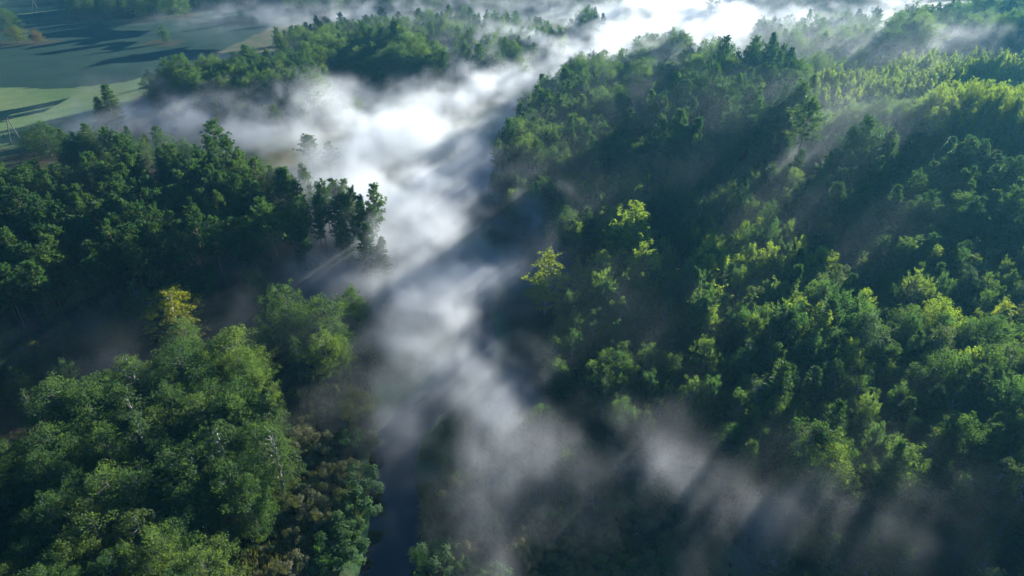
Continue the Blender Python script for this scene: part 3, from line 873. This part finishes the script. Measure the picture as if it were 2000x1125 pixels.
# ------------------------------------------------------------------ river
tn = np.gradient(RIVER, axis=0)
tn /= np.linalg.norm(tn, axis=1, keepdims=True)
nr = np.stack([-tn[:, 1], tn[:, 0]], 1)
rv = []
for s in (-1, 1):
    rv.append(np.column_stack([RIVER + nr * s * (RW + 1.5), np.full(len(RIVER), -.25)]))
n = len(RIVER)
k = np.arange(n - 1)
m, nt, out = nodes_of('dark_river_water')
pb = nt.nodes.new('ShaderNodeBsdfPrincipled')
pb.inputs['Base Color'].default_value = (.012, .012, .010, 1)
pb.inputs['Roughness'].default_value = .08
bp = nt.nodes.new('ShaderNodeBump'); bp.inputs['Strength'].default_value = .35; bp.inputs['Distance'].default_value = .1
nz = nt.nodes.new('ShaderNodeTexNoise'); nz.inputs['Scale'].default_value = 1.5
ge = nt.nodes.new('ShaderNodeNewGeometry')
nt.links.new(ge.outputs['Position'], nz.inputs['Vector'])
nt.links.new(nz.outputs[0], bp.inputs['Height'])
nt.links.new(bp.outputs[0], pb.inputs['Normal'])
nt.links.new(pb.outputs[0], out.inputs['Surface'])
tag(link('river_water', mesh_from('river_water', np.concatenate(rv), [np.stack([k, k + 1, k + 1 + n, k + n], 1)], [m])), kind='structure')

# ------------------------------------------------------------------ trees as things, the rest as one mass of each kind
for t in things:
    place(t)

def gn_group(name):
    g = bpy.data.node_groups.new(name, 'GeometryNodeTree')
    g.interface.new_socket('Geometry', in_out='INPUT', socket_type='NodeSocketGeometry')
    g.interface.new_socket('Geometry', in_out='OUTPUT', socket_type='NodeSocketGeometry')
    return g, g.nodes.new('NodeGroupInput'), g.nodes.new('NodeGroupOutput')

def mass(name, kinds, label):
    ts = [t for t in rest if t['kind'] in kinds]
    if not ts:
        return
    pc = bpy.data.collections.new(name + '_kinds')
    index, i = {}, 0
    for k in kinds:
        for j, (wood, leaf) in enumerate(KIND[k]):
            me = leaf.copy()
            # one mesh of trunk and crown
            V = np.empty(len(leaf.vertices) * 3, np.float32); leaf.vertices.foreach_get('co', V)
            W = np.empty(len(wood.vertices) * 3, np.float32); wood.vertices.foreach_get('co', W)
            FL = np.empty(len(leaf.loops), np.int32); leaf.loops.foreach_get('vertex_index', FL)
            FW = np.empty(len(wood.loops), np.int32); wood.loops.foreach_get('vertex_index', FW)
            T = np.empty(len(leaf.vertices), np.float32); leaf.attributes['tint'].data.foreach_get('value', T)
            nv = len(V) // 3
            f1, f2 = FL.reshape(-1, 4), FW.reshape(-1, 4) + nv
            me = mesh_from(name + '_%02d' % i, np.concatenate([V.reshape(-1, 3), W.reshape(-1, 3)]), [f1, f2], [leaf.materials[0], wood.materials[0]],
                           midx=[0] * len(f1) + [1] * len(f2), tint=np.concatenate([T, np.zeros(len(W) // 3)]))
            o = bpy.data.objects.new('%s_%02d' % (name, i), me)
            pc.objects.link(o)
            index[(k, j)] = i
            i += 1
    P = np.array([(t['x'], t['y'], t['z'] - .15) for t in ts])
    me = bpy.data.meshes.new(name)
    me.from_pydata([tuple(p) for p in P], [], [])
    def attr(n, ty, vals, key):
        a = me.attributes.new(n, ty, 'POINT')
        a.data.foreach_set(key, np.asarray(vals).ravel())
    attr('pick', 'INT', np.array([index[(t['kind'], t['var'] % len(KIND[t['kind']]))] for t in ts], np.int32), 'value')
    attr('turn', 'FLOAT_VECTOR', np.array([(0, 0, t['rot']) for t in ts], np.float32), 'vector')
    attr('size', 'FLOAT_VECTOR', np.array([(t['h'] / BASE_H[t['kind']] * t['fat'],) * 2 + (t['h'] / BASE_H[t['kind']],) for t in ts], np.float32), 'vector')
    g, gi, go = gn_group(name)
    ci_ = g.nodes.new('GeometryNodeCollectionInfo')
    ci_.inputs['Collection'].default_value = pc
    ci_.inputs['Separate Children'].default_value = True
    ci_.inputs['Reset Children'].default_value = True
    ip = g.nodes.new('GeometryNodeInstanceOnPoints')
    ip.inputs['Pick Instance'].default_value = True
    def named(n, ty):
        a = g.nodes.new('GeometryNodeInputNamedAttribute'); a.data_type = ty; a.inputs[0].default_value = n
        return a.outputs[0]
    g.links.new(gi.outputs[0], ip.inputs['Points'])
    g.links.new(ci_.outputs[0], ip.inputs['Instance'])
    g.links.new(named('pick', 'INT'), ip.inputs['Instance Index'])
    g.links.new(named('turn', 'FLOAT_VECTOR'), ip.inputs['Rotation'])
    g.links.new(named('size', 'FLOAT_VECTOR'), ip.inputs['Scale'])
    g.links.new(ip.outputs[0], go.inputs[0])
    o = link(name, me)
    md = o.modifiers.new('scatter', 'NODES')
    md.node_group = g
    tag(o, label, kind='stuff')
mass('pine_forest', ['pine_tree', 'spruce_tree'], 'far pines and spruces that merge into forest')
mass('leafy_forest', ['alder_tree', 'aspen_tree', 'birch_tree', 'young_tree'], 'far leafy trees that merge into forest')
mass('marsh_shrubbery', ['scrub_bush', 'willow_bush'], 'small bushes that merge into scrub')

# ------------------------------------------------------------------ reeds and sedge
def tufts(name, poly, step, hgt, mat, label, seed, blades=7):
    r = np.random.default_rng(seed)
    wp = np.array([at(*q) for q in poly])
    lo, hi = wp.min(0), wp.max(0)
    gx, gy = np.meshgrid(np.arange(lo[0], hi[0], step), np.arange(lo[1], hi[1], step))
    P = np.stack([gx, gy], -1).reshape(-1, 2) + r.uniform(-.6, .6, (gx.size, 2)) * step
    P = P[inside(P, wp)]
    P = P[(seg_dist(P, RIVER) > RW + .4) & (fbm(P / 6.0, seed, 3) > .40)]
    Z = land(P)
    n = len(P)
    lv = Leaves(r)
    base = np.repeat(np.column_stack([P, Z]), blades, 0)
    base[:, :2] += r.normal(size=(n * blades, 2)) * step * .3
    dirs = unit(np.array((0, 0, 1.0)) + r.normal(size=(n * blades, 3)) * .38)
    tin = np.repeat(np.clip(fbm(P / 5.0, seed + 9, 2) * 1.3 - .15, 0, 1), blades)
    lv.blades(base, dirs, hgt * r.uniform(.5, 1.2, n * blades), .16, np.clip(tin + r.normal(size=n * blades) * .15, 0, 1))
    tag(link(name, lv.mesh(name, mat)), label, kind='stuff')
    return n
tufts('reeds', [(540, 800), (640, 750), (730, 780), (740, 900), (720, 1000), (640, 1130), (420, 1200), (490, 1020), (560, 930)], .62, 1.9, M_reed, 'tall brown and olive reeds filling the bank between bushes', 5)
tufts('sedge_grass', [(850, 1200), (850, 900), (880, 820), (1000, 780), (1150, 850), (1450, 930), (1560, 1200)], .85, 1.3, M_sedge, 'green and brown sedge of the misty marsh', 6)
tufts('bank_reeds', [(812, 1200), (818, 1080), (822, 960), (828, 880), (860, 830), (900, 830), (880, 900), (876, 1000), (880, 1200)], .5, 1.6, M_sedge, 'green reeds along the far bank of the dark river', 12)
tufts('river_sedge', [(640, 780), (700, 600), (760, 480), (850, 430), (830, 520), (860, 600), (860, 700), (780, 800)], 1.1, 1.2, M_sedge, 'sedge along the fogged river bend', 8)

# ------------------------------------------------------------------ power poles
M_pole = bark_mat('weathered_pole_wood', (.05, .045, .04), (.11, .10, .09), 4, 8)
M_ins = bark_mat('brown_insulator_glaze', (.05, .025, .02), (.08, .04, .03))
def tube_obj(name, parent, pts, r0, r1, mat, seg=8):
    w = Wood(); w.tube(pts, r0, r1, seg)
    me = w.mesh(name, mat)
    return link(name, me, parent)
def power_pole(px, py, h, label, turn):
    x, y, z = on_land(px, py)
    e = link('power_pole', None, None, (x, y, z - .2))
    e.rotation_euler = (0, 0, turn)
    tag(e, label, 'power pole', 'wooden A shaped power poles on the meadow')
    for s in (-1, 1):
        tube_obj('leg', e, [(s * h * .20, 0, 0), (s * .12, 0, h)], .26, .18, M_pole)
    tube_obj('cross_brace', e, [(-h * .135, .15, h * .34), (h * .135, .15, h * .34)], .09, .09, M_pole)
    arm = tube_obj('crossarm', e, [(-1.9, .18, h * .94), (1.9, .18, h * .94)], .11, .11, M_pole)
    for q in (-1.75, 0, 1.75):
        tube_obj('insulator', arm, [(q, .18, h * .94 + .08), (q, .18, h * .94 + .28), (q, .18, h * .94 + .5)], .12, .07, M_ins)
    return e
power_pole(33, 282, 12.0, 'A shaped wooden power pole beside the big dark tree', R(12))
power_pole(72, 26, 12.0, 'distant wooden power pole on the far bright meadow', R(12))

# ------------------------------------------------------------------ dead and bare trees
def bare_tree(name, px, py, h, lean, mat, label, seed, thick=.12, twigs=7):
    r = np.random.default_rng(seed)
    x, y, z = on_land(px, py)
    e = link(name, None, None, (x, y, z - .1))
    tag(e, label, 'dead tree')
    tr = np.array([(lean[0] * t ** 1.4, lean[1] * t ** 1.4, h * (t - .25 * t * t * (abs(lean[0]) / h))) for t in np.linspace(0, 1, 7)])
    tube_obj('trunk', e, tr, thick, thick * .25, mat, 7)
    for i in range(twigs):
        a = along(tr, .4 + .58 * i / twigs)
        d = unit(np.array((lean[0], lean[1], h * .6)) / h + r.normal(size=3) * .6)
        l_ = h * r.uniform(.16, .32)
        tube_obj('branch', e, [a, a + d * l_ * .5, a + d * l_ + np.array((0, 0, .12 * l_))], thick * .35, .015, mat, 5)
    return e
bare_tree('dead_tree', 793, 812, 4.5, (4.5, 3.0), B_dead, 'dark dead tree bowing over the river bend in mist', 1, .22)
bare_tree('dead_tree', 838, 640, 6, (-1.0, 1.0), B_dead, 'thin bare snag in the mist above the river bend', 2, .10)
bare_tree('bare_birch', 1160, 1005, 5, (-.5, .5), B_birch, 'upright pale bare birch in the lower mist', 3, .11)
bare_tree('bare_birch', 1242, 1045, 4, (2.6, .3), B_birch, 'bent pale birch arching over in the lower mist', 4, .13)
bare_tree('bare_birch', 1228, 1000, 2.4, (.2, .1), B_birch, 'short pale birch stump with twigs beside the bent birch', 8, .10)
bare_tree('bare_birch', 1530, 835, 12, (.8, .2), B_birch, 'white forked bare birch in front of the shaded wood', 5, .16)
bare_tree('bare_birch', 1868, 1060, 9, (5.5, 1.0), B_birch, 'long leaning birch trunk over the brownish corner mist', 6, .14)
bare_tree('bare_birch', 1958, 1050, 6, (3, 1.0), B_birch, 'smaller leaning birch trunk at the end of the corner mist', 7, .10)

# ------------------------------------------------------------------ a bird over the river
def bird():
    x, y = at(1022, 458, 12.0)
    prof = [(-.55, .02), (-.42, .05), (-.2, .12), (0, .15), (.2, .12), (.36, .06), (.5, .05), (.62, .06), (.7, .03), (.82, .008)]
    V, Fq = [], []
    seg = 8
    for xx, rr in prof:
        for i in range(seg):
            a = i * 2 * math.pi / seg
            V.append((xx, rr * math.cos(a), rr * math.sin(a) * .85))
    for i in range(len(prof) - 1):
        for j in range(seg):
            a, b = i * seg + j, i * seg + (j + 1) % seg
            Fq.append((a, b, b + seg, a + seg))
    for s in (-1, 1):
        st = len(V)
        for yy, x0, x1, zz in ((.06, -.18, .20, .06), (.35, -.16, .24, .16), (.75, -.22, .16, .18), (1.05, -.26, -.05, .10)):
            V += [(x0, s * yy, zz), (x1, s * yy, zz + .02), ((x0 + x1) / 2, s * yy, zz + .05)]
        for q in range(3):
            a = st + q * 3
            for (m_, n_) in ((0, 1), (1, 2), (2, 0)):
                Fq.append((a + m_, a + n_, a + n_ + 3, a + m_ + 3))
    me = mesh_from('flying_bird', np.array(V), [np.array(Fq)], [bark_mat('dark_plumage', (.02, .02, .022), (.10, .10, .10), 6, 1)], smooth=True)
    o = link('flying_bird', me, None, (x, y, 12.0))
    o.rotation_euler = (R(10), 0, R(200))
    tag(o, 'small dark bird flying over the mist near the yellow birch', 'bird')
bird()

# ------------------------------------------------------------------ mist: one volume of drifting fog along the valley
# pixel of the middle (on the fog's own level), radii in pixels, density per metre, height of the fog in metres
FOG = [
    (790, 290, 149, 103, 0.0720, 16), (900, 230, 130, 60, 0.0720, 12), (1010, 160, 120, 45, 0.0720, 12), (1130, 100, 120, 34, 0.0720, 12),
    (1250, 65, 120, 34, 0.0648, 14), (1340, 20, 110, 34, 0.0648, 15), (1425, 45, 60, 30, 0.0400, 14), (740, 400, 92, 80, 0.0875, 14), (830, 350, 80, 69, 0.0576, 14),
    (790, 470, 103, 57, 0.0945, 12), (870, 530, 114, 63, 0.0743, 11), (960, 490, 103, 46, 0.0300, 8), (850, 600, 103, 63, 0.0743, 11), (940, 560, 92, 57, 0.0743, 11),
    (855, 700, 97, 57, 0.0972, 10), (920, 745, 114, 69, 0.0878, 10), (980, 690, 80, 69, 0.0450, 10), (830, 790, 114, 57, 0.0450, 10),
    (900, 850, 161, 80, 0.0540, 12), (1000, 920, 180, 90, 0.0459, 12), (1050, 1030, 280, 100, 0.0432, 12), (800, 960, 90, 120, 0.0120, 5),
    (1160, 830, 190, 70, 0.0150, 15), (1260, 960, 240, 90, 0.0324, 15), (1420, 900, 90, 60, 0.0120, 10), (1640, 1040, 230, 70, 0.0260, 15), (1800, 1095, 200, 70, 0.0340, 14), (1520, 1100, 170, 70, 0.0260, 13), (1880, 990, 90, 60, 0.0160, 16),
    (410, 205, 190, 45, 0.0280, 14), (300, 225, 130, 36, 0.0260, 12), (560, 240, 140, 55, 0.0400, 14), (200, 245, 110, 30, 0.0140, 10), (640, 200, 110, 45, 0.0350, 13),
    (650, 515, 120, 45, 0.0810, 13), (700, 570, 103, 80, 0.0200, 8), (700, 700, 103, 103, 0.0200, 7), (580, 690, 90, 60, 0.0080, 12), (240, 710, 180, 45, 0.0140, 9), (350, 770, 120, 50, 0.0100, 16), (450, 565, 150, 45, 0.0220, 14), (270, 690, 190, 50, 0.0140, 13), (80, 760, 120, 60, 0.0080, 9),
    (700, 22, 260, 18, 0.0120, 16), (560, 24, 180, 14, 0.0080, 9), (360, 42, 170, 6, 0.0050, 5), (1020, 20, 200, 20, 0.0140, 16), (900, 95, 70, 18, 0.0200, 16), (960, 100, 60, 14, 0.0200, 14), (1000, 85, 60, 20, 0.0100, 16),
    (680, 150, 90, 16, 0.0140, 12), (760, 165, 110, 18, 0.0180, 10),
    (1600, 60, 200, 45, 0.0120, 14), (1650, 130, 90, 20, 0.0160, 12), (1840, 105, 110, 20, 0.0200, 13), (1520, 20, 150, 25, 0.0180, 15), (1740, 20, 150, 25, 0.0120, 15),
    (1040, 432, 55, 36, 0.0900, 17), (1085, 455, 45, 30, 0.0600, 16), (1010, 440, 60, 30, 0.0140, 9), (1500, 300, 45, 45, 0.0140, 14), (1330, 110, 100, 24, 0.0300, 13), (1300, 180, 120, 30, 0.0120, 14), (1560, 370, 60, 40, 0.0120, 14),
    (1310, 640, 60, 60, 0.0120, 14),
    (880, 650, 149, 114, 0.0450, 11), (860, 590, 92, 69, 0.0450, 11), (900, 740, 103, 69, 0.0810, 11), (800, 800, 103, 57, 0.0300, 7), (860, 800, 103, 57, 0.0400, 8), (980, 560, 92, 69, 0.0400, 9), (1030, 620, 50, 60, 0.0250, 8), (1000, 480, 80, 57, 0.0250, 9), (760, 530, 103, 80, 0.0743, 12), (770, 640, 103, 92, 0.0400, 9),
    (780, 620, 92, 69, 0.0300, 7), (785, 910, 100, 80, 0.0480, 9), (770, 1040, 100, 90, 0.0320, 8), (1180, 1080, 200, 60, 0.0200, 7), (780, 340, 114, 103, 0.0720, 17),
]
# thin even veils that fill the air between and over the trees: pixel, radii in pixels, density, height
VEIL = [(1280, 270, 270, 110, .0018, 38), (1620, 290, 280, 70, .0018, 32), (1540, 85, 240, 50, .0030, 32), (1850, 75, 260, 24, .0008, 30),
        (1150, 380, 170, 80, .0018, 28), (1480, 400, 220, 80, .0018, 32), (300, 110, 350, 50, .0005, 14), (90, 700, 200, 120, .0012, 18),
        (1700, 470, 320, 100, .0013, 32), (60, 420, 170, 100, .0012, 32), (800, 60, 450, 50, .0016, 26), (1300, 620, 250, 120, .0006, 26), (1750, 760, 300, 130, .0006, 24)]
VX = (-340.0, 340.0, 1.7)
VY = (50.0, 730.0, 1.7)
VZ = (-1.0, 43.0, 1.6)
ax_ = [np.arange(lo, hi + 1e-6, st) for lo, hi, st in (VX, VY, VZ)]
nX, nY, nZ = map(len, ax_)
gX, gY = np.meshgrid(ax_[0], ax_[1], indexing='ij')
P2 = np.stack([gX.ravel(), gY.ravel()], 1)
wx = fbm(P2 / 24.0, 901, 4, .6) - .5
wy = fbm(P2 / 24.0 + 50, 911, 4, .6) - .5
Q2 = P2 + np.stack([wx, wy], 1) * 40.0
dens2 = np.zeros(len(P2)); top2 = np.zeros(len(P2)); wsum = np.full(len(P2), 1e-6)
for px, py, rx, ry, dn, tp in FOG:
    c = at(px, py, tp * .5)
    ex_ = np.linalg.norm(at(px + rx, py, tp * .5) - c)
    ey_ = abs(at(px, py - ry * .7, tp * .5)[1] - at(px, py + ry * .7, tp * .5)[1]) / 1.4
    q = ((Q2[:, 0] - c[0]) / ex_) ** 2 + ((Q2[:, 1] - c[1]) / ey_) ** 2
    w = np.exp(-q * 1.1)
    w[q > 6] = 0
    dens2 = np.maximum(dens2, dn * w) * .6 + .4 * np.minimum(dens2 + dn * w, .12)
    top2 += w * tp
    wsum += w
top2 = top2 / wsum
veil2 = np.zeros(len(P2)); vtop2 = np.zeros(len(P2)); vsum = np.full(len(P2), 1e-6)
for px, py, rx, ry, dn, tp in VEIL:
    c = at(px, py, tp * .4)
    ex_ = np.linalg.norm(at(px + rx, py, tp * .4) - c)
    ey_ = abs(at(px, py - ry * .7, tp * .4)[1] - at(px, py + ry * .7, tp * .4)[1]) / 1.4
    q = ((Q2[:, 0] - c[0]) / ex_) ** 2 + ((Q2[:, 1] - c[1]) / ey_) ** 2
    w = np.exp(-q); w[q > 5] = 0
    veil2 = np.maximum(veil2, dn * w)
    vtop2 += w * tp
    vsum += w
vtop2 = vtop2 / vsum
dens = np.zeros((len(P2), nZ), np.float32)
on = (dens2 > .0006) | (veil2 > .0002)
gz2 = land(P2[on], False)
Pn = P2[on]
for iz, z in enumerate(ax_[2]):
    P3 = np.column_stack([Pn[:, 0] / 13.0 + wx[on] * 2.6, Pn[:, 1] / 16.0 + wy[on] * 2.6, np.full(len(Pn), z / 8.0)])
    nz_ = fbm(P3, 930, 4, .62)
    hz = (z - gz2) / np.maximum(top2[on] * (.55 + 1.1 * nz_), 1)
    prof = np.clip(1.25 - hz, 0, 1) * np.clip(hz * 6 + 1.2, 0, 1)
    thick = np.clip(dens2[on] / .05, 0, 1)
    wisp = np.clip((nz_ - (.46 - .14 * thick)) / (.16 + .12 * thick), 0, 1.3) ** 1.3
    wisp = wisp * (1 - thick + thick * np.clip(.45 + 1.8 * (nz_ - .33), .15, 1.5))
    vprof = np.clip(1.15 - (z - gz2) / np.maximum(vtop2[on] * (.7 + .6 * nz_), 1), 0, 1)
    dens[on, iz] = dens2[on] * prof ** 1.3 * wisp * 1.25 + veil2[on] * vprof * np.clip(.4 + 1.6 * (nz_ - .25), .2, 2)
dens[dens < .00015] = 0
me = bpy.data.meshes.new('mist')
me.vertices.add(dens.size)
a = me.attributes.new('fog', 'FLOAT', 'POINT')
# order: x fastest, then y, then z
a.data.foreach_set('value', np.ascontiguousarray(dens.reshape(nX, nY, nZ).transpose(2, 1, 0)).ravel())
g, gi, go = gn_group('mist')
pos = g.nodes.new('GeometryNodeInputPosition')
sep = g.nodes.new('ShaderNodeSeparateXYZ')
g.links.new(pos.outputs[0], sep.inputs[0])
def mth(op, a_, b_, c_=None):
    n_ = g.nodes.new('ShaderNodeMath'); n_.operation = op
    for i_, v_ in enumerate((a_, b_, c_)):
        if v_ is None:
            continue
        if hasattr(v_, 'default_value') or hasattr(v_, 'links'):
            g.links.new(v_, n_.inputs[i_])
        else:
            n_.inputs[i_].default_value = v_
    return n_.outputs[0]
idx = []
for i_, (lo, hi, st) in enumerate((VX, VY, VZ)):
    idx.append(mth('FLOOR', mth('ADD', mth('DIVIDE', mth('SUBTRACT', sep.outputs[i_], lo), st), .5), 0.0))
def toint(s):
    n_ = g.nodes.new('FunctionNodeFloatToInt'); n_.rounding_mode = 'ROUND'
    g.links.new(s, n_.inputs[0])
    return n_.outputs[0]
def imath(op, a_, b_):
    n_ = g.nodes.new('FunctionNodeIntegerMath'); n_.operation = op
    for i_, v_ in enumerate((a_, b_)):
        if isinstance(v_, int):
            n_.inputs[i_].default_value = v_
        else:
            g.links.new(v_, n_.inputs[i_])
    return n_.outputs[0]
flat = imath('ADD', toint(idx[0]), imath('MULTIPLY', imath('ADD', toint(idx[1]), imath('MULTIPLY', toint(idx[2]), nY)), nX))
si = g.nodes.new('GeometryNodeSampleIndex'); si.data_type = 'FLOAT'; si.domain = 'POINT'
na = g.nodes.new('GeometryNodeInputNamedAttribute'); na.data_type = 'FLOAT'; na.inputs[0].default_value = 'fog'
g.links.new(gi.outputs[0], si.inputs['Geometry'])
g.links.new(na.outputs[0], si.inputs['Value'])
g.links.new(flat, si.inputs['Index'])
vc = g.nodes.new('GeometryNodeVolumeCube')
g.links.new(si.outputs[0], vc.inputs['Density'])
vc.inputs['Min'].default_value = [x[0] for x in ax_]
vc.inputs['Max'].default_value = [x[-1] for x in ax_]
vc.inputs['Resolution X'].default_value = nX
vc.inputs['Resolution Y'].default_value = nY
vc.inputs['Resolution Z'].default_value = nZ
sm = g.nodes.new('GeometryNodeSetMaterial')
g.links.new(vc.outputs[0], sm.inputs[0])
g.links.new(sm.outputs[0], go.inputs[0])
mm, nt, out = nodes_of('drifting_mist')
pv = nt.nodes.new('ShaderNodeVolumePrincipled')
pv.inputs['Color'].default_value = (.72, .755, .775, 1)
pv.inputs['Density'].default_value = 1.0
pv.inputs['Anisotropy'].default_value = .45
nt.links.new(pv.outputs[0], out.inputs['Volume'])
sm.inputs['Material'].default_value = mm
me.materials.append(mm)
mist = link('mist', me)
md = mist.modifiers.new('fog', 'NODES')
md.node_group = g
tag(mist, 'white and grey mist drifting along the river valley', kind='stuff')

# ------------------------------------------------------------------ haze: thin even air round everything
hm, nt, out = nodes_of('thin_blue_haze')
pv = nt.nodes.new('ShaderNodeVolumePrincipled')
pv.inputs['Color'].default_value = (.16, .58, .85, 1)
pv.inputs['Density'].default_value = .0001
pv.inputs['Anisotropy'].default_value = .35
nt.links.new(pv.outputs[0], out.inputs['Volume'])
x0, x1, y0, y1, z0, z1 = -1520, 1520, -320, 3520, -6, 106
V = np.array([(x, y, z) for z in (z0, z1) for y in (y0, y1) for x in (x0, x1)], float)
Fh = np.array([(0, 2, 3, 1), (4, 5, 7, 6), (0, 1, 5, 4), (2, 6, 7, 3), (0, 4, 6, 2), (1, 3, 7, 5)])
tag(link('haze', mesh_from('haze', V, [Fh], [hm])), kind='stuff')
from collections import Counter
print('TREES', Counter(t['kind'] for t in TREES), 'things', len(things), 'rest', len(rest), 'fog', dens.shape, float((dens > 0).mean()))
